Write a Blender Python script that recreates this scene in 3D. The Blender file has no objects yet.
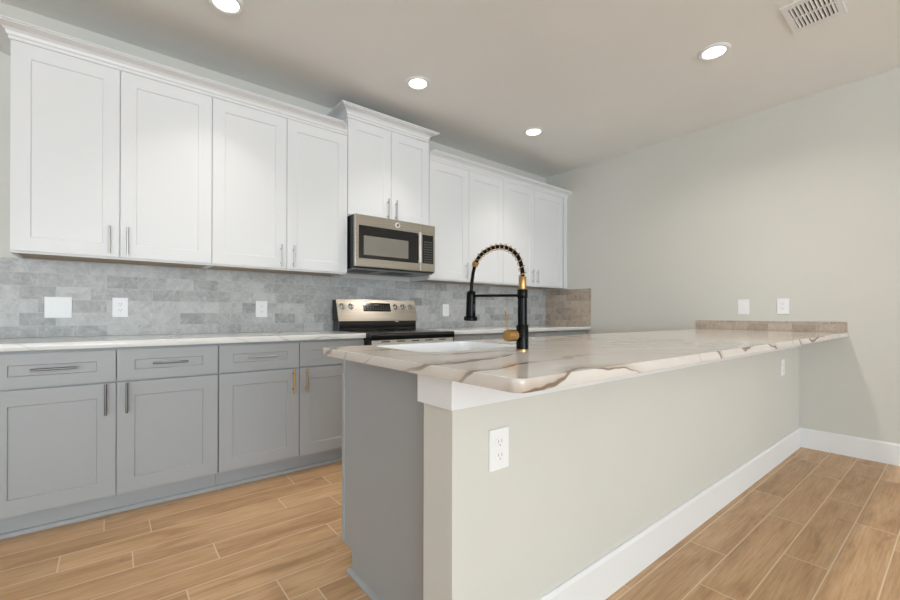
import bpy, bmesh, math, random
from mathutils import Vector, Matrix

random.seed(7)
S = bpy.context.scene
COL = S.collection
R = math.radians

# ------------------------------------------------------------------ camera
F_PX, CY = 419.64, 313.59
EYE = 1.0457
ya, pi_, ro = R(51.0916), R(0.0609), R(0.1248)
fw = Vector((math.cos(ya), math.sin(ya), 0))
rt = Vector((math.sin(ya), -math.cos(ya), 0))
up = Vector((0, 0, 1))
fw, up = fw * math.cos(pi_) + up * math.sin(pi_), up * math.cos(pi_) - fw * math.sin(pi_)
rt, up = rt * math.cos(ro) + up * math.sin(ro), up * math.cos(ro) - rt * math.sin(ro)
cd = bpy.data.cameras.new('camera')
cam = bpy.data.objects.new('camera', cd)
COL.objects.link(cam)
cd.sensor_width = 36
cd.lens = F_PX / 900 * 36
cd.shift_y = (CY - 300) / 900
cd.clip_start = 0.02
m3 = Matrix((rt, up, -fw)).transposed()
cam.matrix_world = Matrix.Translation((0, 0, EYE)) @ m3.to_4x4()
S.camera = cam

# ------------------------------------------------------------------ light and exposure
S.view_settings.view_transform = 'Standard'
S.view_settings.look = 'None'
S.view_settings.gamma = 1
S.view_settings.exposure = -0.38
S.view_settings.use_curve_mapping = False
W = bpy.data.worlds.new('world')
S.world = W
W.use_nodes = True
bg = W.node_tree.nodes['Background']
bg.inputs['Color'].default_value = (0.75, 0.87, 1.0, 1)
bg.inputs['Strength'].default_value = 1.6


def area(name, loc, rot, sx, sy, power, color):
    l = bpy.data.lights.new(name, 'AREA')
    l.shape = 'RECTANGLE'
    l.size, l.size_y, l.energy, l.color = sx, sy, power, color
    o = bpy.data.objects.new(name, l)
    o.location, o.rotation_euler = loc, rot
    COL.objects.link(o)
    return o


# daylight entering through the glazing behind the camera and in the left wall
area('daylight_rear', (-1.8, -7.02, 1.25), (R(156), 0, 0), 6.0, 2.2, 1080, (0.80, 0.92, 1.0))
area('daylight_left', (-6.52, -1.4, 1.45), (R(122), 0, R(-90)), 4.6, 1.7, 40, (0.80, 0.92, 1.0))
DOWNLIGHT_W = 3.4
DOWNLIGHT_COL = (1.0, 0.94, 0.86)

# ------------------------------------------------------------------ dimensions
XR, YB, ZC = 4.261, 3.363, 2.763        # right wall, back wall, ceiling
XL, YF = -6.6, -7.1                     # left wall, wall behind the camera
YD = 2.742                              # face of the base doors on the back run
YU = 3.041                              # face of the wall-cabinet doors
ZT = 0.914                              # counter top
TS = 0.030                              # counter thickness
ZTB, TSB = 0.907, 0.034                 # back-run counter top and thickness


# ------------------------------------------------------------------ materials
def lin(c):
    return tuple((x / 12.92 if x <= .04045 else ((x + .055) / 1.055) ** 2.4) for x in c)


def rgb(r, g, b):
    return (*lin((r / 255, g / 255, b / 255)), 1)


def mat(name, col, rough=.5, metal=0., spec=.5, coat=0., emit=None, es=0.):
    m = bpy.data.materials.new(name)
    m.use_nodes = True
    b = m.node_tree.nodes['Principled BSDF']
    b.inputs['Base Color'].default_value = col
    b.inputs['Roughness'].default_value = rough
    b.inputs['Metallic'].default_value = metal
    b.inputs['Specular IOR Level'].default_value = spec
    b.inputs['Coat Weight'].default_value = coat
    if emit:
        b.inputs['Emission Color'].default_value = emit
        b.inputs['Emission Strength'].default_value = es
    return m


class NT:
    """small helper for wiring shader nodes"""
    def __init__(s, m):
        s.t = m.node_tree
        s.b = s.t.nodes['Principled BSDF']

    def n(s, kind, **kw):
        x = s.t.nodes.new(kind)
        for k, v in kw.items():
            setattr(x, k, v)
        return x

    def l(s, a, b):
        s.t.links.new(a, b)

    def setin(s, sock, v):
        if isinstance(v, bpy.types.NodeSocket):
            s.l(v, sock)
        else:
            sock.default_value = v

    def math(s, op, a, b=None, c=None):
        x = s.n('ShaderNodeMath', operation=op)
        s.setin(x.inputs[0], a)
        if b is not None:
            s.setin(x.inputs[1], b)
        if c is not None:
            s.setin(x.inputs[2], c)
        return x.outputs[0]

    def comb(s, x, y, z):
        c = s.n('ShaderNodeCombineXYZ')
        for i, v in enumerate((x, y, z)):
            s.setin(c.inputs[i], v)
        return c.outputs[0]

    def pos(s):
        g = s.n('ShaderNodeNewGeometry')
        sp = s.n('ShaderNodeSeparateXYZ')
        s.l(g.outputs['Position'], sp.inputs[0])
        return g.outputs['Position'], sp.outputs

    def noise(s, vec, scale, detail=3., rough=.5, dist=0.):
        x = s.n('ShaderNodeTexNoise')
        s.setin(x.inputs['Vector'], vec)
        x.inputs['Scale'].default_value = scale
        x.inputs['Detail'].default_value = detail
        x.inputs['Roughness'].default_value = rough
        x.inputs['Distortion'].default_value = dist
        return x.outputs['Fac']

    def white(s, vec):
        x = s.n('ShaderNodeTexWhiteNoise', noise_dimensions='3D')
        s.setin(x.inputs['Vector'], vec)
        return x.outputs['Value']

    def ramp(s, fac, stops):
        x = s.n('ShaderNodeValToRGB')
        e = x.color_ramp.elements
        while len(e) < len(stops):
            e.new(.5)
        for el, (p, c) in zip(e, stops):
            el.position = p
            el.color = c
        s.setin(x.inputs[0], fac)
        return x.outputs[0]

    def mix(s, fac, a, b, blend='MIX'):
        x = s.n('ShaderNodeMix', data_type='RGBA', blend_type=blend)
        s.setin(x.inputs[0], fac)
        s.setin(x.inputs[6], a)
        s.setin(x.inputs[7], b)
        return x.outputs[2]

    def smooth(s, v, lo, hi):
        x = s.n('ShaderNodeMapRange', interpolation_type='SMOOTHSTEP')
        s.setin(x.inputs['Value'], v)
        x.inputs['From Min'].default_value = lo
        x.inputs['From Max'].default_value = hi
        return x.outputs[0]

    def vscale(s, v, sc, off=None):
        x = s.n('ShaderNodeVectorMath', operation='MULTIPLY_ADD')
        s.setin(x.inputs[0], v)
        x.inputs[1].default_value = sc
        s.setin(x.inputs[2], off if off is not None else (0, 0, 0))
        return x.outputs[0]

    def bump(s, h, strength, dist=.002):
        x = s.n('ShaderNodeBump')
        x.inputs['Strength'].default_value = strength
        x.inputs['Distance'].default_value = dist
        s.setin(x.inputs['Height'], h)
        s.l(x.outputs[0], s.b.inputs['Normal'])


def paint(name, col, rough=.85, amp=.02):
    m = mat(name, col, rough, spec=.25)
    k = NT(m)
    p, _ = k.pos()
    f = k.noise(p, 1.1, 4)
    c2 = tuple(min(1, x * (1 + amp)) for x in col[:3]) + (1,)
    c1 = tuple(x * (1 - amp) for x in col[:3]) + (1,)
    k.l(k.ramp(f, [(.3, c1), (.7, c2)]), k.b.inputs['Base Color'])
    k.bump(k.noise(p, 160, 2), .06, .001)
    return m


M = {}
M['wall'] = paint('wall_paint', rgb(212, 210, 203))
M['ceil'] = paint('ceiling_paint', rgb(240, 240, 238))
M['trim'] = mat('white_trim_paint', rgb(236, 236, 237), .45)
M['white'] = mat('white_cabinet_paint', rgb(229, 229, 230), .42)
M['gray'] = mat('gray_cabinet_paint', rgb(165, 167, 169), .42)
M['dark_gap'] = mat('cabinet_interior', rgb(120, 118, 114), .8)
M['under'] = mat('maple_underside', rgb(172, 152, 130), .6)
M['nickel'] = mat('brushed_nickel', rgb(190, 189, 188), .36, .95)
M['gun'] = mat('gunmetal_nickel', rgb(128, 126, 126), .32, 1)
M['floor_glint'] = mat('floor_glint_metal', rgb(196, 160, 112), .3, 1)  # plain metal pulls with the warm floor reflection put into their color
M['gold'] = mat('brushed_gold', rgb(182, 148, 96), .28, 1)
M['black'] = mat('matte_black', rgb(4, 4, 4), .26, spec=.15)
M['blackglass'] = mat('black_glass', rgb(10, 9, 9), .08, spec=.6)
M['plastic'] = mat('black_plastic', rgb(22, 22, 23), .45)
M['chrome'] = mat('chrome', rgb(225, 225, 225), .08, 1)
M['plate'] = mat('white_plastic', rgb(240, 240, 241), .35)
M['slot'] = mat('socket_slot', rgb(150, 149, 147), .6)
M['key'] = mat('key_legend', rgb(104, 104, 104), .5)
M['legend'] = mat('white_legend', rgb(225, 225, 225), .5)
M['bright'] = mat('bright_brushed_metal', rgb(232, 230, 226), .45, .7)
M['sink'] = mat('white_sink', rgb(236, 238, 240), .25)
M['duct'] = mat('dark_duct', rgb(40, 46, 44), .8)
M['window'] = mat('oven_window_glass', rgb(150, 146, 140), .16, .7)
M['lens'] = mat('lamp_lens', rgb(255, 250, 240), .5, emit=(1, .96, .88, 1), es=9)
M['filter'] = mat('grease_filter', rgb(150, 150, 150), .4, .9)
M['clear'] = mat('window_glass', (1, 1, 1, 1), .0)
M['clear'].node_tree.nodes['Principled BSDF'].inputs['Transmission Weight'].default_value = 1.0


def steel():
    m = mat('stainless_steel', rgb(190, 182, 170), .28, 1)
    k = NT(m)
    tc = k.n('ShaderNodeTexCoord')
    f = k.noise(k.vscale(tc.outputs['Object'], (3, 3, 420)), 1., 2)
    k.l(k.ramp(f, [(.3, rgb(164, 157, 147)), (.7, rgb(192, 185, 175))]), k.b.inputs['Base Color'])
    k.b.inputs['Anisotropic'].default_value = .5
    return m


M['steel'] = steel()


def floor_mat():
    """wood-look porcelain planks, each with its own grain, thin pale grout"""
    m = mat('wood_plank_tile', rgb(180, 140, 100), .42, spec=.4)
    k = NT(m)
    p, (x, y, z) = k.pos()
    w, ln, g = .150, .905, .0034
    yy = k.math('DIVIDE', k.math('SUBTRACT', y, .062), w)
    row = k.math('FLOOR', yy)
    fy = k.math('FRACT', yy)
    joints = {1: 2.913, 2: 2.291, 3: 1.782, 4: 2.985, 5: 2.45, 10: .508, 11: .224, 12: .837, 13: .363, 14: .074, 15: -.169, 16: .152, 17: -.025, 18: .5}
    tab = k.n('ShaderNodeValToRGB')
    tab.color_ramp.interpolation = 'CONSTANT'
    e = tab.color_ramp.elements
    while len(e) < 19:
        e.new(.99)
    for i in range(19):
        v = (joints.get(i, i * .37) / ln) % 1
        e[i].position = i / 32
        e[i].color = (v, v, v, 1)
    k.setin(tab.inputs[0], k.math('DIVIDE', k.math('ADD', row, .5), 32.))
    sep = k.n('ShaderNodeSeparateColor')
    k.l(tab.outputs[0], sep.inputs[0])
    far = k.math('GREATER_THAN', k.math('ABSOLUTE', k.math('SUBTRACT', row, 9.)), 9.5)
    off = k.math('ADD', sep.outputs[0], k.math('MULTIPLY', far, k.white(k.comb(row, 3.7, 0))))
    xx = k.math('SUBTRACT', k.math('DIVIDE', x, ln), off)
    colm = k.math('FLOOR', xx)
    fx = k.math('FRACT', xx)
    dy = k.math('MULTIPLY', k.math('MINIMUM', fy, k.math('SUBTRACT', 1., fy)), w)
    dx = k.math('MULTIPLY', k.math('MINIMUM', fx, k.math('SUBTRACT', 1., fx)), ln)
    d = k.math('MINIMUM', dx, dy)
    grout = k.math('SUBTRACT', 1., k.smooth(d, g * .45, g * .95))
    rnd = k.white(k.comb(row, colm, 1.))
    rnd2 = k.white(k.comb(row, colm, 9.))
    shift = k.comb(k.math('MULTIPLY', rnd, 37), k.math('MULTIPLY', rnd2, 23), 0)
    gv = k.vscale(p, (1.1, 6.5, 1.0), shift)
    n1 = k.noise(gv, 2.2, 6, .6, .7)
    n2 = k.noise(k.vscale(p, (4., 90., 1.), shift), 1.3, 3, .6)
    n3 = k.noise(k.vscale(p, (1.6, 3.5, 1.), shift), 3.0, 3, .5, 1.2)
    base = k.ramp(n1, [(.25, rgb(178, 140, 103)), (.45, rgb(210, 170, 128)), (.62, rgb(221, 183, 142)), (.8, rgb(231, 198, 160))])
    fine = k.ramp(n2, [(.3, rgb(205, 200, 196)), (.6, rgb(255, 255, 255))])
    c = k.mix(.55, base, fine, 'MULTIPLY')
    knot = k.smooth(n3, .67, .80)
    c = k.mix(k.math('MULTIPLY', knot, .55), c, rgb(122, 88, 62))
    tone = k.ramp(rnd, [(0., rgb(226, 222, 218)), (1., rgb(255, 255, 255))])
    c = k.mix(.8, c, tone, 'MULTIPLY')
    c = k.mix(k.math('MULTIPLY', grout, .95), c, rgb(226, 204, 174))
    k.l(c, k.b.inputs['Base Color'])
    h = k.math('SUBTRACT', k.math('MULTIPLY', n2, .15), grout)
    k.bump(h, .25, .0015)
    return m


M['floor'] = floor_mat()


def tile_mat(name, axis, lo, hi, grout_c, seed=0.):
    m = mat(name, rgb(165, 165, 163), .38, spec=.4)
    k = NT(m)
    p, xyz = k.pos()
    w, h, g = .1535, .0765, .0018
    a = xyz[axis]
    zz = k.math('DIVIDE', k.math('SUBTRACT', xyz[2], 1.3545 - .0765 * 6), h)
    row = k.math('FLOOR', zz)
    fz = k.math('FRACT', zz)
    half = k.math('MULTIPLY', k.math('MODULO', k.math('ABSOLUTE', row), 2.), .5)
    aa = k.math('ADD', k.math('DIVIDE', k.math('ADD', a, .021), w), half)
    colm = k.math('FLOOR', aa)
    fa = k.math('FRACT', aa)
    dz = k.math('MULTIPLY', k.math('MINIMUM', fz, k.math('SUBTRACT', 1., fz)), h)
    da = k.math('MULTIPLY', k.math('MINIMUM', fa, k.math('SUBTRACT', 1., fa)), w)
    d = k.math('MINIMUM', dz, da)
    grout = k.math('SUBTRACT', 1., k.smooth(d, g * .5, g * 1.1))
    rnd = k.white(k.comb(row, colm, 2. + seed))
    sh = k.comb(k.math('MULTIPLY', rnd, 31), k.math('MULTIPLY', k.white(k.comb(colm, row, 5.)), 17), 0)
    n1 = k.noise(k.vscale(p, (1, 1, 1), sh), 9, 6, .62, 1.4)
    n2 = k.noise(k.vscale(p, (1, 1, 1), sh), 45, 4, .6)
    v = k.math('ADD', k.math('MULTIPLY', rnd, .34), k.math('ADD', k.math('MULTIPLY', n1, .75), k.math('MULTIPLY', n2, .28)))
    c = k.ramp(v, [(.26, lo), (.86, hi)])
    vein = k.math('ABSOLUTE', k.math('SUBTRACT', k.noise(k.vscale(p, (1, 1, 1), sh), 7, 3, .5, 2.), .5))
    vein = k.math('SUBTRACT', 1., k.smooth(vein, .004, .03))
    c = k.mix(k.math('MULTIPLY', vein, .22), c, rgb(225, 224, 221))
    c = k.mix(k.math('MULTIPLY', grout, .8), c, grout_c)
    stain = k.smooth(k.noise(p, 26, 5, .7), .54, .72)
    c = k.mix(k.math('MULTIPLY', stain, .28), c, lo)
    k.l(c, k.b.inputs['Base Color'])
    k.bump(k.math('SUBTRACT', 0., grout), .4, .0015)
    return m


M['tile'] = tile_mat('gray_marble_tile', 0, rgb(126, 126, 126), rgb(194, 194, 193), rgb(196, 194, 190))
M['tile_warm_lit'] = tile_mat('warm_lit_marble_tile', 1, rgb(138, 121, 106), rgb(194, 178, 162), rgb(196, 182, 168), 4.)  # same marble as the back wall, warm light mixed into its colors


def quartz(name, base, vein_c, soft_c, amount, sc):
    m = mat(name, base, .10, spec=.36)
    k = NT(m)
    p, _ = k.pos()
    g = k.n('ShaderNodeSeparateXYZ')
    k.l(p, g.inputs[0])
    lead = k.math('ADD', k.math('MULTIPLY', g.outputs[1], sc[1]), k.math('MULTIPLY', g.outputs[0], sc[0]))
    big = k.math('MULTIPLY', k.math('SUBTRACT', k.noise(k.vscale(p, (1, 1, 1), (2.3, .7, .4)), 1.25, 1, .4), .5), 5.6)
    small = k.math('MULTIPLY', k.math('SUBTRACT', k.noise(p, 4.2, 3, .55), .5), 1.0)
    lead = k.math('ADD', lead, k.math('MULTIPLY', g.outputs[2], 9.))
    fr = k.math('FRACT', k.math('ADD', lead, k.math('ADD', big, small)))
    d = k.math('ABSOLUTE', k.math('SUBTRACT', fr, .5))
    width = k.noise(k.vscale(p, (1, 1, 1), (1, 9, 4)), 4, 2)
    wv = k.math('MULTIPLY', k.smooth(width, .36, .66), .075)
    line = k.math('SUBTRACT', 1., k.math('MINIMUM', 1., k.math('DIVIDE', d, k.math('ADD', wv, .022))))
    line = k.smooth(line, .0, .6)
    side = k.math('MULTIPLY', k.math('GREATER_THAN', fr, .5), k.math('SUBTRACT', 1., k.smooth(fr, .5, .86)))
    patch = k.smooth(k.noise(k.vscale(p, (1, 1, 1), (5, 1, 2)), 2.2, 2), .40, .58)
    soft = k.math('MULTIPLY', side, patch)
    cloud = k.noise(p, 3.2, 5, .6)
    b2 = tuple(x * .93 for x in base[:3]) + (1,)
    c = k.ramp(cloud, [(.3, b2), (.65, base)])
    c = k.mix(k.math('MULTIPLY', soft, .75 * amount), c, soft_c)
    c = k.mix(k.math('MULTIPLY', k.math('MULTIPLY', line, k.math('ADD', k.math('MULTIPLY', patch, .7), .22)), amount), c, vein_c)
    k.l(c, k.b.inputs['Base Color'])
    return m


M['slab'] = quartz('veined_quartz', rgb(221, 214, 207), rgb(122, 101, 84), rgb(178, 159, 142), 1.0, (1.9, 4.2))
M['counter'] = quartz('white_quartz', rgb(230, 229, 227), rgb(120, 116, 112), rgb(206, 204, 202), .3, (1.6, 1.2))


# ------------------------------------------------------------------ mesh helpers
def newbm():
    return bmesh.new()


def bx(bm, a, b, bevel=0., seg=1):
    x0, y0, z0 = (min(a[i], b[i]) for i in range(3))
    x1, y1, z1 = (max(a[i], b[i]) for i in range(3))
    v = [bm.verts.new(c) for c in ((x0, y0, z0), (x1, y0, z0), (x1, y1, z0), (x0, y1, z0),
                                   (x0, y0, z1), (x1, y0, z1), (x1, y1, z1), (x0, y1, z1))]
    fs = [bm.faces.new([v[i] for i in q]) for q in ((3, 2, 1, 0), (4, 5, 6, 7), (0, 1, 5, 4), (1, 2, 6, 5), (2, 3, 7, 6), (3, 0, 4, 7))]
    if bevel:
        es = list({e for f in fs for e in f.edges})
        bmesh.ops.bevel(bm, geom=es, offset=bevel, segments=seg, affect='EDGES', profile=.5)
    return fs


def frame_axes(d):
    d = Vector(d).normalized()
    a = Vector((0, 0, 1)) if abs(d.z) < .95 else Vector((1, 0, 0))
    u = d.cross(a).normalized()
    return d, u, d.cross(u).normalized()


def ring(bm, c, u, w, r, n):
    return [bm.verts.new(Vector(c) + u * (r * math.cos(2 * math.pi * i / n)) + w * (r * math.sin(2 * math.pi * i / n))) for i in range(n)]


def bridge(bm, r0, r1):
    n = len(r0)
    for i in range(n):
        bm.faces.new((r0[i], r0[(i + 1) % n], r1[(i + 1) % n], r1[i]))


def lathe(bm, origin, axis, prof, n=24, cap=True):
    """prof: list of (distance along axis, radius)"""
    d, u, w = frame_axes(axis)
    rs = [ring(bm, Vector(origin) + d * t, u, w, max(r, 1e-5), n) for t, r in prof]
    for a, b in zip(rs, rs[1:]):
        bridge(bm, a, b)
    if cap:
        bm.faces.new(list(reversed(rs[0])))
        bm.faces.new(rs[-1])
    bmesh.ops.recalc_face_normals(bm, faces=bm.faces[:])


def cyl(bm, a, b, r, n=16, r2=None):
    a, b = Vector(a), Vector(b)
    lathe(bm, a, b - a, [(0, r), ((b - a).length, r2 if r2 is not None else r)], n)


def tube(bm, pts, r, n=10):
    pts = [Vector(p) for p in pts]
    rs = []
    u = None
    for i, p in enumerate(pts):
        t = (pts[min(i + 1, len(pts) - 1)] - pts[max(i - 1, 0)]).normalized()
        if u is None:
            _, u, w = frame_axes(t)
        else:
            u = (u - t * u.dot(t)).normalized()
            w = t.cross(u)
        rs.append(ring(bm, p, u, w, r, n))
    for a, b in zip(rs, rs[1:]):
        bridge(bm, a, b)
    bm.faces.new(list(reversed(rs[0])))
    bm.faces.new(rs[-1])
    bmesh.ops.recalc_face_normals(bm, faces=bm.faces[:])


def prism(bm, poly, axis, a, b):
    """extrude a 2-D polygon; axis 'x': poly=(y,z); 'y': poly=(x,z); 'z': poly=(x,y)"""
    def P(q, t):
        return {'x': (t, q[0], q[1]), 'y': (q[0], t, q[1]), 'z': (q[0], q[1], t)}[axis]
    v0 = [bm.verts.new(P(q, a)) for q in poly]
    v1 = [bm.verts.new(P(q, b)) for q in poly]
    n = len(poly)
    for i in range(n):
        bm.faces.new((v0[i], v0[(i + 1) % n], v1[(i + 1) % n], v1[i]))
    bm.faces.new(v0)
    bm.faces.new(list(reversed(v1)))
    bmesh.ops.recalc_face_normals(bm, faces=bm.faces[:])


def obj(name, bm, material, parent=None, smooth=True, mats=None):
    me = bpy.data.meshes.new(name)
    bm.to_mesh(me)
    bm.free()
    for mm in (mats or [material]):
        me.materials.append(mm)
    if smooth:
        me.polygons.foreach_set('use_smooth', [True] * len(me.polygons))
        me.set_sharp_from_angle(angle=R(32))
    o = bpy.data.objects.new(name, me)
    COL.objects.link(o)
    if parent:
        o.parent = parent
    return o


def thing(name, label, cat, loc=(0, 0, 0), rz=0., group=None):
    o = bpy.data.objects.new(name, None)
    o.empty_display_size = .1
    COL.objects.link(o)
    o.location, o.rotation_euler = loc, (0, 0, rz)
    o['label'], o['category'] = label, cat
    if group:
        o['group'] = group
    return o


def tag(o, label, cat, group=None):
    o['label'], o['category'] = label, cat
    if group:
        o['group'] = group
    return o


def struct(o, label=None, cat=None):
    o['kind'] = 'structure'
    if label:
        o['label'] = label
    if cat:
        o['category'] = cat
    return o


def dup(root, loc, rz, label, group=None):
    r = root.copy()
    COL.objects.link(r)
    r.location, r.rotation_euler = loc, (0, 0, rz)
    r['label'] = label
    if group:
        r['group'] = group
    for ch in list(root.children):
        c = ch.copy()
        COL.objects.link(c)
        c.parent = r
        for g in ch.children:
            d = g.copy()
            COL.objects.link(d)
            d.parent = c
    return r


# ------------------------------------------------------------------ the room
def slab_box(name, a, b, m, label, cat):
    bm = newbm()
    bx(bm, a, b)
    return struct(obj(name, bm, m, smooth=False), label, cat)


T = .12
slab_box('floor', (XL - T, YF - T, -.1), (XR + T, YB + T, 0), M['floor'], 'wood look plank tile floor', 'floor')
slab_box('ceiling', (XL - T, YF - T, ZC), (XR + T, YB + T, ZC + .1), M['ceil'], 'flat greige painted ceiling', 'ceiling')
slab_box('wall_back', (XL, YB, 0), (XR, YB + T, ZC), M['wall'], 'greige wall behind the cabinets', 'wall')
slab_box('wall_right', (XR, YF, 0), (XR + T, YB + T, ZC), M['wall'], 'bare greige wall on the right', 'wall')


def wall_with_hole(name, axis, c0, c1, lo, hi, h0, h1, z0, z1, label):
    """wall slab between c0..c1 on one axis, running lo..hi on the other, with an opening h0..h1 x z0..z1"""
    bm = newbm()

    def q(p0, p1, za, zb):
        if p1 - p0 < 1e-4 or zb - za < 1e-4:
            return
        if axis == 'y':
            bx(bm, (p0, c0, za), (p1, c1, zb))
        else:
            bx(bm, (c0, p0, za), (c1, p1, zb))
    q(lo, h0, 0, ZC)
    q(h1, hi, 0, ZC)
    q(h0, h1, 0, z0)
    q(h0, h1, z1, ZC)
    return struct(obj(name, bm, M['wall'], smooth=False), label, 'wall')


wall_with_hole('wall_front', 'y', YF - T, YF, XL - T, XR + T, -5.0, 1.4, .1, 2.4, 'greige wall behind the viewer')
wall_with_hole('wall_left', 'x', XL - T, XL, YF, YB + T, -3.8, 1.0, .6, 2.3, 'greige wall far to the left')


def window_unit(name, axis, c, lo, hi, z0, z1, bars):
    bm = newbm()
    f = .06

    def q(p0, p1, za, zb, d=.03):
        if axis == 'y':
            bx(bm, (p0, c - d, za), (p1, c + d, zb))
        else:
            bx(bm, (c - d, p0, za), (c + d, p1, zb))
    q(lo, lo + f, z0, z1)
    q(hi - f, hi, z0, z1)
    q(lo + f, hi - f, z0, z0 + f)
    q(lo + f, hi - f, z1 - f, z1)
    for b in bars:
        q(b - f / 2, b + f / 2, z0 + f, z1 - f, .025)
    o = struct(obj(name, bm, M['trim'], smooth=False), 'white framed window outside the picture', 'window')
    return o


window_unit('window_1', 'y', YF - .06, -5.0, 1.4, .1, 2.4, (-3.4, -1.8, -.2))
window_unit('window_2', 'x', XL - .06, -3.8, 1.0, .6, 2.3, (-2.2, -.6))

# half-height wall that carries the peninsula
XW, YW0, YW1, ZW = .697, .853, .982, .884
slab_box('wall_peninsula', (XW, YW0, 0), (XR, YW1, ZW), M['wall'], 'greige half wall under the peninsula counter', 'wall')


def base_strip(bm, pts, h, t):
    """skirting with a small eased top, along a horizontal poly-line; body lies to the left of travel"""
    n = len(pts)
    prof = [(0, 0), (0, h), (t * .45, h), (t, h - .012), (t, 0)]
    rings = []
    for i, p in enumerate(pts):
        p = Vector((p[0], p[1], 0))
        d0 = (Vector((*pts[i], 0)) - Vector((*pts[i - 1], 0))).normalized() if i else None
        d1 = (Vector((*pts[i + 1], 0)) - p).normalized() if i < n - 1 else None
        n0 = Vector((d0.y, -d0.x, 0)) if d0 else None
        n1 = Vector((d1.y, -d1.x, 0)) if d1 else None
        if n0 and n1:
            nn = (n0 + n1)
            nn = nn / (nn.dot(n0))
        else:
            nn = n0 or n1
        rings.append([bm.verts.new(p + nn * a + Vector((0, 0, z))) for a, z in prof])
    for a, b in zip(rings, rings[1:]):
        bridge(bm, a, b)
    bm.faces.new(rings[0])
    bm.faces.new(list(reversed(rings[-1])))
    bmesh.ops.recalc_face_normals(bm, faces=bm.faces[:])


bm = newbm()
base_strip(bm, [(XW, YW1), (XW, YW0), (XR - .0165, YW0)], .15, .014)
struct(obj('baseboard_peninsula', bm, M['trim'], smooth=False), 'white baseboard along the half wall', 'baseboard')
bm = newbm()
base_strip(bm, [(XR, YW0), (XR, YF)], .15, .014)
struct(obj('baseboard_right', bm, M['trim'], smooth=False), 'white baseboard along the right wall', 'baseboard')

# white band wrapped round the top of the half wall
bm = newbm()
prism(bm, [(XW - .013, YW0 - .013), (XR - .001, YW0 - .013), (XR - .001, YW0 - .0002), (XW - .0002, YW0 - .0002), (XW - .0002, YW1 + .013), (XW - .013, YW1 + .013)], 'z', .796, .8838)
struct(obj('trim_1', bm, M['trim'], smooth=False), 'white trim band under the peninsula counter', 'trim')

# ------------------------------------------------------------------ tiled backsplashes
bm = newbm()
bx(bm, (-.95, YB - .008, ZTB + .001), (XR - .009, YB - .0003, 1.3545))
tag(obj('tile_backsplash', bm, M['tile'], smooth=False), 'long gray marble subway tile backsplash behind the range', 'backsplash')
bm = newbm()
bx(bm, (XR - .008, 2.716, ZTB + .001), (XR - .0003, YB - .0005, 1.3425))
tag(obj('tile_backsplash', bm, M['tile_warm_lit'], smooth=False), 'short marble tile return painted as warmly lit on the right wall under the wall cabinets', 'backsplash')
bm = newbm()
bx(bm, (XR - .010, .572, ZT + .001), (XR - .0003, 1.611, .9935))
tag(obj('tile_backsplash', bm, M['tile_warm_lit'], smooth=False), 'low single row of marble tile painted as warmly lit at the wall end of the peninsula counter', 'backsplash')


# ------------------------------------------------------------------ cabinets
def shaker(bm, x0, x1, z0, z1, yb, th=.02, fr=.073, rec=.0065, frx=None):
    """shaker leaf, face towards -Y; yb is the back plane"""
    fs = bx(bm, (x0, yb - th, z0), (x1, yb, z1))
    front = fs[2]
    bmesh.ops.inset_region(bm, faces=[front], thickness=.0016, depth=0, use_even_offset=True)
    bmesh.ops.inset_region(bm, faces=[front], thickness=fr, depth=0, use_even_offset=True)
    if frx:
        xm = (x0 + x1) / 2
        for v in front.verts:
            v.co.x += (frx - fr) * (1 if v.co.x < xm else -1)
    bmesh.ops.inset_region(bm, faces=[front], thickness=.003, depth=-rec, use_even_offset=True)


def leaf(name, x0, x1, z0, z1, yb, m, parent, fr=.073, frx=None):
    bm = newbm()
    shaker(bm, x0, x1, z0, z1, yb, fr=fr, frx=frx)
    return obj(name, bm, m, parent, smooth=False)


def pull(name, cx, cz, y, length, vertical, m, parent, r=.006, label=None):
    """bar pull with two posts, y = door face, standing out towards -Y"""
    bm = newbm()
    d = Vector((0, 0, 1)) if vertical else Vector((1, 0, 0))
    c = Vector((cx, y - .030, cz))
    cyl(bm, c - d * length / 2, c + d * length / 2, r, 12)
    for s in (-1, 1):
        p = c + d * (s * (length / 2 - .028))
        cyl(bm, p, Vector((p.x, y, p.z)), r * .75, 10)
    o = obj(name, bm, m, parent)
    if label:
        o['label'] = label
    return o


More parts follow.
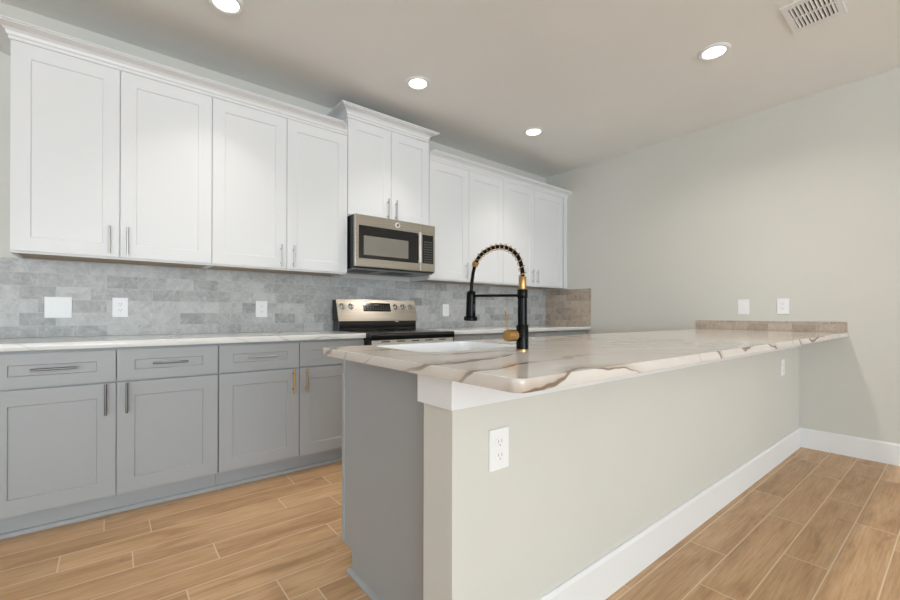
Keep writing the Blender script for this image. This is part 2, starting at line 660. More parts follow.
def base_cabinet(label, x0, x1, yface, rz=0., ztop=ZTB - TSB, doors=2, drawers=2, hm='gun', dm='gun', loc_z=0., depth=.585, name='base_cabinet', toe=.115, group=None, split=None, panel=False, false_front=False, floor_glint=False):
    """origin: floor, middle of the width, at the plane of the carcass front"""
    w = x1 - x0
    t = thing(name, label, 'cabinet', ((x0 + x1) / 2, yface, 0), rz, group)
    a, b = -w / 2 + .0005, w / 2 - .0005
    g = M['gray']
    bm = newbm()
    pt = .018
    zt = ztop - .0008
    bx(bm, (a, 0, toe), (a + pt, depth, zt))
    bx(bm, (b - pt, 0, toe), (b, depth, zt))
    bx(bm, (a + pt, 0, toe), (b - pt, depth, toe + pt))
    bx(bm, (a + pt, depth - .006, toe + pt), (b - pt, depth, zt))
    bx(bm, (a + .001, .07, 0), (a + pt, depth, toe))
    bx(bm, (b - pt, .07, 0), (b - .001, depth, toe))
    obj('carcass', bm, g, t, smooth=False)
    bm = newbm()                                        # face frame
    fw_ = .038
    bx(bm, (a, -.001, toe), (a + fw_, .018, zt), 0)
    bx(bm, (b - fw_, -.001, toe), (b, .018, zt), 0)
    bx(bm, (a + fw_, -.001, zt - .04), (b - fw_, .018, zt))
    bx(bm, (a + fw_, -.001, .676), (b - fw_, .018, .712))
    bx(bm, (a + fw_, -.001, toe), (b - fw_, .018, toe + .03))
    if doors == 2:
        bx(bm, (-.02, -.001, toe + .03), (.02, .018, .676))
    obj('face_frame', bm, g, t, smooth=False)
    bm = newbm()
    bx(bm, (a, .055, 0.001), (b, .069, toe - .001))
    obj('toe_kick', bm, g, t, smooth=False)
    bm = newbm()
    prism(bm, [(.0549, .001), (.0549, .024), (.046, .020), (.042, .012), (.042, .001)], 'x', a, b)
    obj('shoe_molding', bm, g, t, smooth=False)
    gap = .0022
    e = .003
    cuts = [a + e, b - e] if doors == 1 else [a + e, 0, b - e]
    for i in range(doors):
        l_, r_ = cuts[i] + (gap if i else 0), cuts[i + 1] - (gap if i < doors - 1 else 0)
        d = leaf('door', l_, r_, toe + .004, .691, -.0012, g, t)
        right = (i == 0) if doors == 2 else True
        hx = r_ - .040 if right else l_ + .040
        pull('handle', hx, .612, -.0212, .155, True, M[hm], d, label='bar handle painted with a golden floor reflection' if floor_glint else None)
        if drawers:
            dr = leaf('drawer_front', l_, r_, .700, zt - .014, -.0012, g, t, fr=.053, frx=.073)
            if not false_front:
                pull('handle', (l_ + r_) / 2, .783, -.0212, .16, False, M[dm], dr)
    if panel:
        # finished end panel on the outer side with its toe notch and shoe molding
        pass
    return t


YC0 = YD + .0212
base_cabinet('single-door gray base cabinet at the left end, cut off by the picture edge', -.905, -.4455, YC0, doors=1)
base_cabinet('gray shaker base cabinet with dark nickel pulls, below the double switch plate', -.4435, .4850, YC0)
base_cabinet('gray shaker base cabinet with a golden floor reflection painted on its door pulls, just left of the range', .4855, 1.4222, YC0, hm='floor_glint', dm='nickel', floor_glint=True)
base_cabinet('gray shaker base cabinet just right of the range, mostly hidden behind the peninsula', 2.204, 2.94, YC0)
base_cabinet('gray shaker base cabinet in the middle behind the faucet, only its top edge showing', 2.942, 3.664, YC0)
base_cabinet('gray shaker base cabinet in the corner by the right wall, only its top edge showing', 3.668, 4.22, YC0, doors=1)
bm = newbm()
bx(bm, (4.221, YC0 - .001, .001), (4.2605, YC0 + .02, ZTB - TSB - .0008))
tag(obj('filler_strip', bm, M['gray'], smooth=False), 'narrow gray filler between the corner base cabinet and the right wall', 'filler')

# peninsula cabinets, opening towards the range
YP = 1.612                                          # carcass front of the peninsula run
base_cabinet('gray sink base cabinet at the open end of the peninsula, flat side panel facing out', .772, 1.69, YP, math.pi, hm='nickel', dm='nickel', depth=.625, ztop=ZT - TS, false_front=True)
base_cabinet('gray shaker peninsula cabinet right of the sink, hidden behind the half wall', 1.692, 2.55, YP, math.pi, hm='nickel', dm='nickel', depth=.625, ztop=ZT - TS)
base_cabinet('gray shaker peninsula cabinet nearest the right wall, hidden behind the half wall', 2.552, 3.41, YP, math.pi, hm='nickel', dm='nickel', depth=.625, ztop=ZT - TS)
sb = [o for o in bpy.data.objects if o.get('label', '').startswith('gray sink base')][0]
# end panel in the cabinet's own frame (rotated half a turn)
w2 = (1.69 - .772) / 2
bm = newbm()
px0, px1 = w2 + .0003, w2 + .0183
yA, yB_ = -.012, YP - YW1 - .001                    # local y: towards kitchen is negative
prism(bm, [(yB_, .001), (yB_, ZT - TS - .0012), (yA, ZT - TS - .0012), (yA, .10), (.056, .10), (.056, .001)], 'x', px0, px1)
ep = obj('end_panel', bm, M['gray'], sb, smooth=False)
bm = newbm()
bx(bm, (px1 - .012, -.036, .10), (px1 + .004, -.0125, ZT - TS - .0012), .003, 2)
obj('edge_strip', bm, M['gray'], sb, smooth=False)
bm = newbm()
prism(bm, [(px1 + .0003, .001), (px1 + .0003, .022), (px1 + .007, .019), (px1 + .013, .010), (px1 + .013, .001)], 'y', .035, yB_)
obj('shoe_molding', bm, M['gray'], sb, smooth=False)


def wall_cabinet(label, x0, x1, z0, z1, cuts, handles, zh, lh=.155, group=None, left_end=0):
    """origin: middle of the width at the wall, floor height of the cabinet bottom"""
    xc = (x0 + x1) / 2
    t = thing('wall_cabinet', label, 'cabinet', (xc, YB - .0005, z0), 0, group)
    a, b = x0 - xc + .0005, x1 - xc - .0005
    H = z1 - z0
    yf = YU + .0212 - (YB - .0005)                  # carcass front, local
    yb = -.0085                                     # clear of the tile
    m = M['white']
    bm = newbm()
    bx(bm, (a, yf, 0), (a + .016, yb, H))
    bx(bm, (b - .016, yf, 0), (b, yb, H))
    bx(bm, (a + .016, yf, H - .016), (b - .016, yb, H))
    bx(bm, (a + .016, yb - .006, .01), (b - .016, yb, H - .016))
    bx(bm, (a + .016, yf, 0), (b - .016, yf + .018, .034))
    bx(bm, (a + .016, yf, H - .06), (b - .016, yf + .018, H - .016))
    for c in cuts[1:-1]:
        bx(bm, (c - xc - .02, yf, .034), (c - xc + .02, yf + .018, H - .06))
    obj('carcass', bm, m, t, smooth=False)
    bm = newbm()
    bx(bm, (a + .016, yf + .0185, .003), (b - .016, yb - .0065, .0095))
    p = obj('bottom_panel', bm, M['under'], t, smooth=False)
    p['label'] = 'bare tan wood underside'
    gap = .002
    for i in range(len(cuts) - 1):
        l_, r_ = cuts[i] - xc + gap, cuts[i + 1] - xc - gap
        d = leaf('door', l_, r_, .010, H - .002, yf - .0008, m, t)
        for hx in handles:
            if cuts[i] < hx < cuts[i + 1]:
                pull('handle', hx - xc, zh - z0, yf - .0208, lh, True, M['nickel'], d)
    return t


ZU0, ZU1 = 1.355, 2.43
wall_cabinet('tall white two-door wall cabinet at the far left, above the double switch plate', -.4006, .4988, ZU0, ZU1, (-.4006, .0369, .4988), (-.010, .071), 1.459)
wall_cabinet('white two-door wall cabinet just left of the microwave', .4988, 1.4276, ZU0, ZU1, (.4988, .9673, 1.4276), (.926, 1.012), 1.452)
wall_cabinet('short raised white wall cabinet directly above the microwave', 1.4276, 2.2122, 1.812, 2.575, (1.4290, 1.8199, 2.2108), (1.784, 1.862), 1.912, .17)
wall_cabinet('white two-door wall cabinet just right of the microwave', 2.2122, 3.164, ZU0, ZU1, (2.2122, 2.687, 3.164), (2.647, 2.727), 1.459)
wall_cabinet('white two-door wall cabinet at the right end by the side wall', 3.164, 4.200, ZU0, ZU1, (3.164, 3.657, 4.170), (3.616, 3.698), 1.462)
bm = newbm()
bx(bm, (4.2005, YU + .0005, ZU0), (4.2605, YU + .022, ZU1))
tag(obj('filler_strip', bm, M['white'], smooth=False), 'narrow white filler between the last wall cabinet and the right wall', 'filler')


def crown(label, x0, x1, z0, z1, yo, lend, rend, skew=0.):
    """crown molding along a cabinet top; lend/rend: the molding returns to the wall at that end"""
    h, pj = z1 - z0, YU - yo
    prof = [(-.001, 0), (.004, 0), (.006, h * .24), (.012, h * .28), (.016, h * .50), (.028, h * .66), (pj - .020, h * .78),
            (pj - .010, h * .80), (pj - .010, h * .86), (pj, h * .90), (pj, h), (-.001, h)]
    pts = []
    if lend:
        pts.append((x0, YB - .001))
    pts += [(x0, YU), (x1, YU)]
    if rend:
        pts.append((x1, YB - .001))
    bm = newbm()
    n = len(pts)
    rings = []
    for i, p in enumerate(pts):
        P = Vector((*p, 0))
        d0 = (P - Vector((*pts[i - 1], 0))).normalized() if i else None
        d1 = (Vector((*pts[i + 1], 0)) - P).normalized() if i < n - 1 else None
        n0 = Vector((d0.y, -d0.x, 0)) if d0 else None
        n1 = Vector((d1.y, -d1.x, 0)) if d1 else None
        nn = (n0 + n1) / ((n0 + n1).dot(n0)) if (n0 and n1) else (n0 or n1)
        sk = skew if i == n - 1 else 0.
        rings.append([bm.verts.new(P + nn * a + Vector((-sk * max(a, 0), 0, z0 + z))) for a, z in prof])
    for a, b in zip(rings, rings[1:]):
        bridge(bm, a, b)
    bm.faces.new(rings[0])
    bm.faces.new(list(reversed(rings[-1])))
    bmesh.ops.recalc_face_normals(bm, faces=bm.faces[:])
    return tag(obj('crown_molding', bm, M['white'], smooth=False), label, 'crown molding')


crown('long white crown molding on the wall cabinets left of the microwave', -.4012, 1.4268, ZU1 + .0005, 2.499, 2.962, True, False, .85)
crown('raised white crown molding on the short cabinet above the microwave', 1.4270, 2.1900, 2.5755, 2.654, 2.962, True, True)
crown('white crown molding on the wall cabinets right of the microwave', 2.2134, 4.2605, ZU1 + .0005, 2.499, 2.962, False, False)


# ------------------------------------------------------------------ worktops
def rrect(x0, x1, y0, y1, rads, n=8):
    """rounded rectangle; rads for corners (x0,y0),(x1,y0),(x1,y1),(x0,y1)"""
    out = []
    for (cx, cy, sx, sy, a0), r in zip(((x0, y0, 1, 1, 180), (x1, y0, -1, 1, 270), (x1, y1, -1, -1, 0), (x0, y1, 1, -1, 90)), rads):
        if r <= 0:
            out.append((cx, cy))
            continue
        for i in range(n + 1):
            a = R(a0 + 90 * i / n)
            out.append((cx + sx * r + r * math.cos(a), cy + sy * r + r * math.sin(a)))
    return out


def flat_slab(name, outer, holes, z0, z1, m, bevel=.002):
    cu = bpy.data.curves.new(name, 'CURVE')
    cu.dimensions = '2D'
    cu.fill_mode = 'BOTH'
    for poly in [outer] + holes:
        sp = cu.splines.new('POLY')
        sp.points.add(len(poly) - 1)
        for p, q in zip(sp.points, poly):
            p.co = (q[0], q[1], 0, 1)
        sp.use_cyclic_u = True
    cu.extrude = (z1 - z0) / 2 - bevel
    cu.bevel_depth = bevel
    cu.bevel_resolution = 1
    cu.offset = -bevel
    tmp = bpy.data.objects.new(name, cu)
    COL.objects.link(tmp)
    dg = bpy.context.evaluated_depsgraph_get()
    me = bpy.data.meshes.new_from_object(tmp.evaluated_get(dg))
    bpy.data.objects.remove(tmp)
    bpy.data.curves.remove(cu)
    for v in me.vertices:
        v.co.z += (z0 + z1) / 2
    me.materials.clear()
    me.materials.append(m)
    me.polygons.foreach_set('use_smooth', [True] * len(me.polygons))
    me.polygons.foreach_set('material_index', [0] * len(me.polygons))
    me.set_sharp_from_angle(angle=R(30))
    o = bpy.data.objects.new(name, me)
    COL.objects.link(o)
    return o


SX0, SX1, SY0, SY1 = .835, 1.345, 1.165, 1.545
o = flat_slab('countertop', rrect(.640, XR - .0008, .569, 1.585, (.03, .0, .0, .008)), [rrect(SX0, SX1, SY0, SY1, (.05,) * 4)], ZT - TS, ZT, M['slab'])
tag(o, 'large beige quartz peninsula countertop with sweeping brown veins', 'countertop')
o = flat_slab('countertop', rrect(-.95, 1.4225, 2.7165, YB - .0008, (.0, .004, .0, .0)), [], ZTB - TSB, ZTB, M['counter'])
tag(o, 'white quartz countertop left of the range', 'countertop')
o = flat_slab('countertop', rrect(2.1945, XR - .0008, 2.7165, YB - .0008, (.004, .0, .0, .0)), [], ZTB - TSB, ZTB, M['counter'])
tag(o, 'white quartz countertop right of the range, behind the faucet', 'countertop')

# undermount sink
t = thing('sink', 'white undermount sink set in the peninsula countertop', 'sink', ((SX0 + SX1) / 2, (SY0 + SY1) / 2, ZT - TS - .20))
hx, hy = (SX1 - SX0) / 2, (SY1 - SY0) / 2
bm = newbm()
rings = []
lv = [(.2288, -.0012, .049), (.2288, -.004, .047), (.185, -.005, .05), (.03, -.015, .05), (.012, -.035, .05), (.006, -.07, .04)]
for z, g, r in lv:
    rings.append([bm.verts.new((x, y, z)) for x, y in rrect(-hx - g, hx + g, -hy - g, hy + g, (r,) * 4)])
for a, b in zip(rings, rings[1:]):
    bridge(bm, a, b)
bm.faces.new(rings[-1])
outr = [[bm.verts.new((x, y, z)) for x, y in rrect(-hx - g, hx + g, -hy - g, hy + g, (.055,) * 4)] for z, g in ((.0, -.0012),)]
bridge(bm, rings[0], outr[0])
bm.faces.new(outr[0])
bmesh.ops.recalc_face_normals(bm, faces=bm.faces[:])
bowl = obj('bowl', bm, M['sink'], t)
bm = newbm()
lathe(bm, (0, 0, .0065), (0, 0, 1), [(0, .045), (.003, .044), (.004, .034), (.001, .03), (.001, .0)], 24, cap=False)
obj('drain', bm, M['chrome'], t)

# ------------------------------------------------------------------ faucet
FX, FY = 1.168, 1.026
t = thing('faucet', 'black and gold spring faucet standing on the peninsula countertop', 'faucet', (FX, FY, ZT))
k = FY                                               # local: spout towards +Y
bm = newbm()
lathe(bm, (0, 0, .0003), (0, 0, 1), [(0, .0225), (.004, .0225), (.005, .021), (.006, .0)], 28, cap=False)
obj('base_ring', bm, M['gold'], t)
bm = newbm()
lathe(bm, (0, 0, .0062), (0, 0, 1), [(0, .0222), (.084, .0222), (.0865, .021), (.0868, .0172), (.183, .0172), (.184, .018), (.187, .019), (.213, .019), (.2155, .018), (.2158, .0)], 28)
body = obj('body', bm, M['black'], t)
bm = newbm()
lathe(bm, (0, 0, .222), (0, 0, 1), [(0, .0135), (.004, .0142), (.044, .0142), (.047, .0125), (.0475, .0)], 24)
obj('gold_sleeve', bm, M['gold'], t)
# path of the hose (local y, z)
arc = [(0.0, .262), (.002, .296), (.018, .338), (.050, .369), (.100, .390), (.154, .393), (.203, .381), (.234, .364), (.251, .344)]


def crspline(pts, n):
    P = [Vector((0, a, b)) for a, b in pts]
    P = [P[0] * 2 - P[1]] + P + [P[-1] * 2 - P[-2]]
    out = []
    for i in range(1, len(P) - 2):
        for j in range(n):
            u = j / n
            a, b, c, d = P[i - 1:i + 3]
            out.append(.5 * ((2 * b) + (-a + c) * u + (2 * a - 5 * b + 4 * c - d) * u * u + (-a + 3 * b - 3 * c + d) * u ** 3))
    out.append(P[-2])
    return out


path = crspline(arc, 10)
bm = newbm()
tube(bm, path, .0076, 10)
hose = obj('hose', bm, M['black'], t)
# coil around the hose
fine = crspline(arc, 60)
ln = [0]
for a, b in zip(fine, fine[1:]):
    ln.append(ln[-1] + (b - a).length)
pitch = .0245
pts = []
stp = max(1, len(fine) // 420)
i = 0
for i in range(0, len(fine), 2):
    tt = (fine[min(i + 1, len(fine) - 1)] - fine[max(i - 1, 0)]).normalized()
    u = Vector((1, 0, 0))
    w = tt.cross(u)
    an = 2 * math.pi * ln[i] / pitch
    pts.append(fine[i] + (u * math.cos(an) + w * math.sin(an)) * .0125)
bm = newbm()
tube(bm, pts, .0016, 6)
sp_ = obj('coil_spring', bm, M['gold'], t)
bm = newbm()
e0 = path[-1]
dd = (path[-1] - path[-3]).normalized()
lathe(bm, e0 - dd * .004, dd, [(0, .011), (.003, .0135), (.017, .0135), (.020, .011)], 20)
obj('gold_collar', bm, M['gold'], t)
bm = newbm()
low = crspline([(.257, .334), (.267, .308), (.276, .268), (.280, .226)], 8)
tube(bm, low, .0072, 12)
obj('lower_hose', bm, M['black'], t)
bm = newbm()
ax = Vector((0, .004, -.12)).normalized()
lathe(bm, (0, .280, .2275), ax, [(-.004, .008), (0, .009), (.001, .0160), (.006, .0185), (.02, .0192), (.09, .0202), (.104, .0204), (.106, .0270), (.110, .0285), (.121, .0285), (.124, .025), (.124, .0)], 28)
head = obj('spray_head', bm, M['black'], t)
bm = newbm()
bx(bm, (-.005, .2585, .145), (.005, .270, .172), .002)
obj('spray_button', bm, M['plastic'], head)
bm = newbm()
cyl(bm, (0, .0135, .2005), (0, .259, .2075), .0055, 12)
lathe(bm, (0, .259, .2075), (0, 1, 0), [(0, .0055), (.004, .0075), (.008, .0075)], 12)
obj('support_arm', bm, M['black'], t)
bm = newbm()
lathe(bm, (-.018, 0, .056), (-1, 0, 0), [(0, .0165), (.020, .0165), (.0215, .012)], 20)
obj('valve_joint', bm, M['black'], t)
bm = newbm()
lathe(bm, (-.0397, 0, .056), (-1, 0, 0), [(0, .019), (.002, .0215), (.038, .0215), (.045, .019), (.047, .012), (.047, .0)], 24)
hv = obj('handle', bm, M['gold'], t)
bm = newbm()
tube(bm, [(-.076, 0, .077), (-.079, 0, .091), (-.084, 0, .115), (-.090, 0, .143)], .0026, 8)
obj('lever', bm, M['gold'], hv)


# ------------------------------------------------------------------ range
RX0, RX1 = 1.4255, 2.1910
rc = (RX0 + RX1) / 2
t = thing('range', 'stainless electric range with black glass cooktop under the microwave', 'range', (rc, YB - .02, 0))
hw = (RX1 - RX0) / 2
yo = YB - .02


def ly(y):
    return y - yo


bm = newbm()
bx(bm, (-hw, ly(2.72), .03), (hw, ly(3.33), .856))
for sx in (-1, 1):
    for yy in (2.78, 3.27):
        cyl(bm, (sx * (hw - .05), ly(yy), .0005), (sx * (hw - .05), ly(yy), .03), .018, 10)
obj('body', bm, M['plastic'], t, smooth=False)
bm = newbm()
bx(bm, (-hw, ly(2.655), .8565), (hw, ly(3.33), .905), .004, 2)
ck = obj('cooktop', bm, M['blackglass'], t)
for (x, y, r) in ((-.2, 2.83, .11), (.2, 2.83, .09), (-.2, 3.07, .09), (.2, 3.07, .11)):
    bm = newbm()
    lathe(bm, (x, ly(y), .9052), (0, 0, 1), [(0, r), (.0002, r), (.0002, r - .004), (0, r - .004)], 32, cap=False)
    obj('burner_ring', bm, M['key'], ck)
bm = newbm()
bx(bm, (-hw + .012, ly(2.660), .822), (hw - .012, ly(2.7195), .856), .002)
vt = obj('vent_trim', bm, M['bright'], t, smooth=False)
for i in range(5):
    bm = newbm()
    x = -.26 + .13 * i
    bx(bm, (x - .035, ly(2.6585), .840), (x + .035, ly(2.661), .847))
    obj('vent_slot', bm, M['plastic'], vt, smooth=False)
for sx in (-1, 1):
    bm = newbm()
    bx(bm, (sx * hw, ly(2.662), .815), (sx * (hw - .0115), ly(2.7195), .856), .002)
    obj('end_cap', bm, M['plastic'], t, smooth=False)
bm = newbm()
bx(bm, (-hw + .002, ly(2.672), .235), (hw - .002, ly(2.7195), .812), .004)
dr = obj('oven_door', bm, M['steel'], t, smooth=False)
bm = newbm()
bx(bm, (-.27, ly(2.6695), .36), (.27, ly(2.6722), .68), .001)
obj('oven_window', bm, M['blackglass'], dr, smooth=False)
bm = newbm()
cyl(bm, (-.33, ly(2.625), .765), (.33, ly(2.625), .765), .011, 14)
for sx in (-1, 1):
    cyl(bm, (sx * .30, ly(2.625), .765), (sx * .30, ly(2.672), .765), .009, 10)
obj('handle', bm, M['steel'], dr)
bm = newbm()
bx(bm, (-hw + .002, ly(2.675), .06), (hw - .002, ly(2.7195), .228), .004)
obj('storage_drawer', bm, M['steel'], t, smooth=False)
# backguard
bm = newbm()
bx(bm, (-hw + .006, ly(3.205), .9055), (hw - .006, ly(3.318), .992), .003)
rs_ = obj('back_riser', bm, M['blackglass'], t, smooth=False)
bm = newbm()
bx(bm, (.155, ly(3.2028), .976), (.187, ly(3.2049), .989))
obj('maker_label', bm, M['legend'], rs_, smooth=False)
CB, CT = (3.192, .990), (3.245, 1.163)              # console face: bottom and top (y, z)
bm = newbm()
prism(bm, [(ly(CB[0] + .006), CB[1] + .003), (ly(CT[0] + .006), CT[1] - .002), (ly(3.318), CT[1] - .002), (ly(3.318), CB[1] + .003)], 'x', -hw, hw)
cs = obj('console', bm, M['plastic'], t, smooth=False)
dirv = Vector((0, CT[0] - CB[0], CT[1] - CB[1]))
L_ = dirv.length
dirv.normalize()
nrm = Vector((0, -dirv.z, dirv.y))


def con(x, s, out=0.):
    """a point on the sloped console face: x across, s from bottom (0) to top (1)"""
    return Vector((x, ly(CB[0]), CB[1])) + dirv * (L_ * s) + nrm * out


def con_box(bm, x0, x1, s0, s1, o0, o1):
    v = [bm.verts.new(con(x, s, o)) for o in (o0, o1) for x, s in ((x0, s0), (x1, s0), (x1, s1), (x0, s1))]
    for q in ((0, 1, 2, 3), (7, 6, 5, 4), (0, 4, 5, 1), (1, 5, 6, 2), (2, 6, 7, 3), (3, 7, 4, 0)):
        bm.faces.new([v[i] for i in q])
    bmesh.ops.recalc_face_normals(bm, faces=bm.faces[:])


bm = newbm()
con_box(bm, -hw - .001, hw + .001, -.02, 1.02, -.006, 0)
fp = obj('face_plate', bm, M['steel'], cs, smooth=False)
bm = newbm()
con_box(bm, -.150, .115, .44, .86, .0002, .003)
dp = obj('display', bm, M['blackglass'], cs, smooth=False)
bm = newbm()
con_box(bm, -.045, .0, .73, .79, .0032, .0036)
for i in range(10):
    for j, s in enumerate((.70, .60, .52)):
        x = -.14 + .0255 * i
        if -.06 < x < .01 and j == 0:
            continue
        con_box(bm, x, x + .012, s, s + .025, .0032, .0036)
obj('display_legend', bm, M['key'], cs, smooth=False)
for x in (-.342, -.263, .166, .243, .320):
    bm = newbm()
    lathe(bm, con(x, .66, .0004), nrm, [(0, .027), (.004, .027), (.005, .021), (.022, .019), (.024, .017), (.0242, 0)], 24)
    kn = obj('knob', bm, M['chrome'], t)
    bm = newbm()
    c = con(x, .66, .0246)
    q = dirv * .016
    cyl(bm, c - q, c + q, .0035, 8)
    obj('pointer', bm, M['plastic'], kn)

# ------------------------------------------------------------------ microwave
MX0, MX1 = 1.4400, 2.1960
MZ0, MZ1 = 1.388, 1.8105
YM = 2.932
mc = (MX0 + MX1) / 2
t = thing('microwave', 'stainless over-the-range microwave mounted below the raised cabinet', 'microwave', (mc, YB - .02, MZ0))
yo = YB - .009
t.location.y = yo
hw = (MX1 - MX0) / 2
H = MZ1 - MZ0


def mx(x):
    return x - mc


def mz(z):
    return z - MZ0


bm = newbm()
bx(bm, (-hw, ly(2.962), .012), (hw, 0, H), .002)
obj('body', bm, M['plastic'], t, smooth=False)
XD = 2.040                                           # split between door and control panel
bm = newbm()
bx(bm, (-hw, ly(YM), .022), (mx(XD) - .001, ly(2.9615), H), .003, 2)
dr = obj('door', bm, M['steel'], t, smooth=False)
bm = newbm()
bx(bm, (mx(1.470), ly(YM) - .003, mz(1.474)), (mx(2.018), ly(YM) - .0002, mz(1.728)), .001)
obj('door_glass', bm, M['blackglass'], dr, smooth=False)
bm = newbm()
bx(bm, (mx(1.510), ly(YM) - .0042, mz(1.502)), (mx(1.918), ly(YM) - .0032, mz(1.650)))
obj('door_window', bm, M['window'], dr, smooth=False)
bm = newbm()
bx(bm, (mx(2.014), ly(YM) - .030, mz(1.478)), (mx(2.034), ly(YM) - .016, mz(1.734)), .004, 2)
for z in (1.495, 1.717):
    bx(bm, (mx(2.017), ly(YM) - .018, mz(z) - .010), (mx(2.031), ly(YM) - .0002, mz(z) + .010))
obj('handle', bm, M['bright'], dr, smooth=False)
bm = newbm()
lathe(bm, (mx(1.815), ly(YM) - .0002, mz(1.768)), (0, -1, 0), [(0, .022), (.003, .022), (.004, .020), (.004, .0)], 28)
bd = obj('badge', bm, M['bright'], dr)
bm = newbm()
lathe(bm, (mx(1.815), ly(YM) - .0043, mz(1.768)), (0, -1, 0), [(0, .0125), (.0006, .0125), (.0006, .0)], 24)
for s in (-1, 1):
    pts = [(mx(1.815) + s * .004 + .0032 * math.cos(a), ly(YM) - .0054, mz(1.768) + .0048 * math.sin(a)) for a in [2 * math.pi * i / 14 for i in range(15)]]
    tube(bm, pts, .0009, 5)
obj('monogram', bm, M['gun'], dr)
bm = newbm()
bx(bm, (mx(XD) + .001, ly(YM), .022), (hw, ly(2.9615), H), .003, 2)
cp = obj('control_panel', bm, M['steel'], t, smooth=False)
bm = newbm()
bx(bm, (mx(2.062), ly(YM) - .002, mz(1.478)), (mx(2.176), ly(YM) - .0002, mz(1.722)), .001)
obj('key_pad', bm, M['blackglass'], cp, smooth=False)
bm = newbm()
for i in range(4):
    for j in range(9):
        x = 2.080 + .023 * i
        z = 1.490 + .021 * j
        bx(bm, (mx(x), ly(YM) - .0027, mz(z)), (mx(x + .013), ly(YM) - .0021, mz(z + .007)))
obj('key_legend', bm, M['key'], cp, smooth=False)
bm = newbm()
bx(bm, (-hw + .004, ly(2.966), .004), (hw - .004, -.02, .0115))
bp = obj('bottom_panel', bm, M['filter'], t, smooth=False)
for x0, x1 in ((-.33, -.13), (-.02, .22)):
    bm = newbm()
    bx(bm, (x0, ly(3.02), .0015), (x1, ly(3.22), .0039))
    obj('grease_filter', bm, M['plastic'], bp, smooth=False)
bm = newbm()
bx(bm, (-hw + .002, ly(2.942), .0125), (hw - .002, ly(2.9615), .0218))
obj('lower_vent', bm, M['plastic'], t, smooth=False)


# ------------------------------------------------------------------ outlets and switches
def plate_thing(name, label, cat, loc, rz, w=.078, h=.122, kind='duplex', group=None):
    """faces -Y locally; origin at the back of the plate, bottom edge"""
    t = thing(name, label, cat, loc, rz, group)
    bm = newbm()
    bx(bm, (-w / 2, -.006, 0), (w / 2, -.0003, h), .0022, 2)
    obj('plate', bm, M['plate'], t, smooth=False)
    if kind == 'duplex':
        for s in (-1, 1):
            zc = h / 2 + s * .0195
            bm = newbm()
            prism(bm, [(.0172 * math.cos(a), zc + max(-.0142, min(.0142, .0172 * math.sin(a)))) for a in [2 * math.pi * i / 28 for i in range(28)]], 'y', -.0078, -.0061)
            rc_ = obj('receptacle', bm, M['plate'], t, smooth=False)
            bm = newbm()
            for sx in (-1, 1):
                bx(bm, (sx * .0065 - .0011, -.0081, zc - .001), (sx * .0065 + .0011, -.0079, zc + .008))
            cyl(bm, (0, -.0079, zc - .0075), (0, -.0081, zc - .0075), .0024, 8)
            obj('slots', bm, M['slot'], rc_, smooth=False)
        bm = newbm()
        cyl(bm, (0, -.0061, h / 2), (0, -.0072, h / 2), .003, 10)
        obj('screw', bm, M['plate'], t)
    else:
        n = 2 if kind == 'double' else 1
        for i in range(n):
            xc = 0 if n == 1 else (-.0235 + .047 * i)
            bm = newbm()
            prism(bm, [(-.0061, h / 2 - .034), (-.0095, h / 2 - .033), (-.0068, h / 2 + .033), (-.0061, h / 2 + .034)], 'x', xc - .0165, xc + .0165)
            obj('rocker', bm, M['plate'], t, smooth=False)
    return t


yp = YB - .0082
plate_thing('light_switch', 'wide double rocker switch plate on the gray tile at far left', 'switch', (-.241, yp, 1.018), 0, .119, .123, 'double')
plate_thing('outlet', 'white outlet on the gray tile beside the double switch plate', 'outlet', (.044, yp, 1.022), 0)
plate_thing('outlet', 'white outlet on the gray tile just left of the range', 'outlet', (.881, yp, 1.019), 0, .082)
plate_thing('outlet', 'white outlet on the gray tile between the range and the faucet', 'outlet', (2.650, yp, 1.024), 0, .080)
xp = XR - .0002
plate_thing('light_switch', 'white single rocker plate on the right wall, nearer the kitchen of the two', 'switch', (xp, 1.230, 1.049), R(-90), .082, .128, 'rocker')
plate_thing('outlet', 'white outlet on the right wall above the end of the tile strip', 'outlet', (xp, .956, 1.051), R(-90), .080, .127)
plate_thing('outlet', 'white outlet on the half wall at its open end, nearest the viewer', 'outlet', (.868, YW0 - .0002, .600), 0, .078, .118)
plate_thing('outlet', 'small white outlet far along the half wall, close to the corner', 'outlet', (3.775, YW0 - .0002, .607), 0, .088, .116)


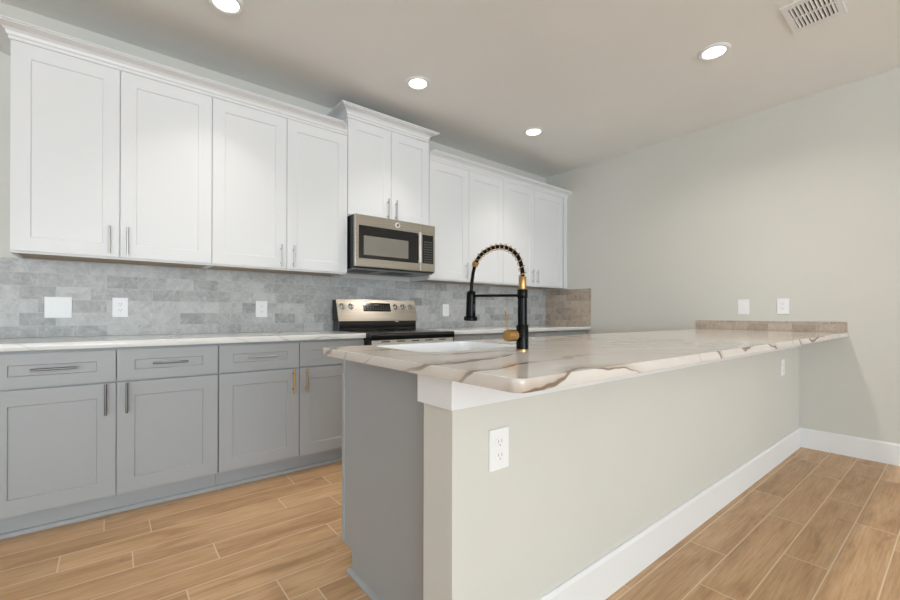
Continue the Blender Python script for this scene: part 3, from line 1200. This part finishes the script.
# ------------------------------------------------------------------ ceiling fittings
def downlight(label, x, y, watts=DOWNLIGHT_W, spread=85):
    t = thing('recessed_downlight', label, 'light', (x, y, ZC), 0, 'recessed ceiling lights')
    bm = newbm()
    lathe(bm, (0, 0, -.0004), (0, 0, -1), [(0, .094), (.004, .094), (.010, .086), (.011, .074), (.007, .066), (.003, .064), (0, .064)], 36, cap=False)
    obj('trim_ring', bm, M['trim'], t)
    bm = newbm()
    lathe(bm, (0, 0, -.0005), (0, 0, -1), [(0, .0635), (.0045, .0635), (.0050, .058), (.0052, .0)], 32)
    obj('lens', bm, M['lens'], t)
    l = bpy.data.lights.new('downlight_beam', 'AREA')
    l.shape = 'DISK'
    l.size = .12
    l.energy = watts
    l.color = DOWNLIGHT_COL
    l.spread = R(spread)
    lo = bpy.data.objects.new('downlight_beam', l)
    lo.location = (0, 0, -.013)
    COL.objects.link(lo)
    lo.parent = t
    return t


downlight('recessed ceiling light at top left above the white cabinets', .488, 2.58)
downlight('recessed ceiling light above the raised cabinet and microwave', 1.770, 2.578)
downlight('recessed ceiling light farthest back, in the corner by the right wall', 3.084, 2.577)
downlight('recessed ceiling light above the peninsula, nearest the air vent', 3.057, 1.050, 14, 145)
downlight('recessed ceiling light above the open end of the peninsula, outside the picture', 1.0, 1.050)
downlight('recessed ceiling light over the living side, outside the picture', .8, -1.2)
downlight('added unseen ceiling light brightening the right wall, outside the picture', 3.3, -2.4, 6, 150)  # unseen lamp, added to wash the right wall with light

VX0, VX1, VY0, VY1 = 2.914, 3.236, .437, .672
t = thing('air_vent', 'white louvered air vent in the ceiling at top right', 'vent', ((VX0 + VX1) / 2, (VY0 + VY1) / 2, ZC))
a, b = (VX1 - VX0) / 2, (VY1 - VY0) / 2
bm = newbm()
ix, iy = a - .042, b - .030
for q in (((-a, -b), (a, -iy)), ((-a, iy), (a, b)), ((-a, -iy), (-ix, iy)), ((ix, -iy), (a, iy)), ((-.008, -iy), (.008, iy))):
    bx(bm, (q[0][0], q[0][1], -.007), (q[1][0], q[1][1], -.0005))
obj('grille_frame', bm, M['trim'], t, smooth=False)
bm = newbm()
bx(bm, (-ix, -iy, -.0015), (ix, iy, -.0004))
obj('duct_backing', bm, M['duct'], t, smooth=False)
for rx0, rx1 in ((-ix, -.008), (.008, ix)):
    for i in range(10):
        y = -iy + (i + .5) * 2 * iy / 10
        bm = newbm()
        prism(bm, [(y - .0055, -.002), (y - .0040, -.002), (y + .0050, -.0085), (y + .0035, -.0085)], 'x', rx0, rx1)
        obj('slat', bm, M['trim'], t, smooth=False)
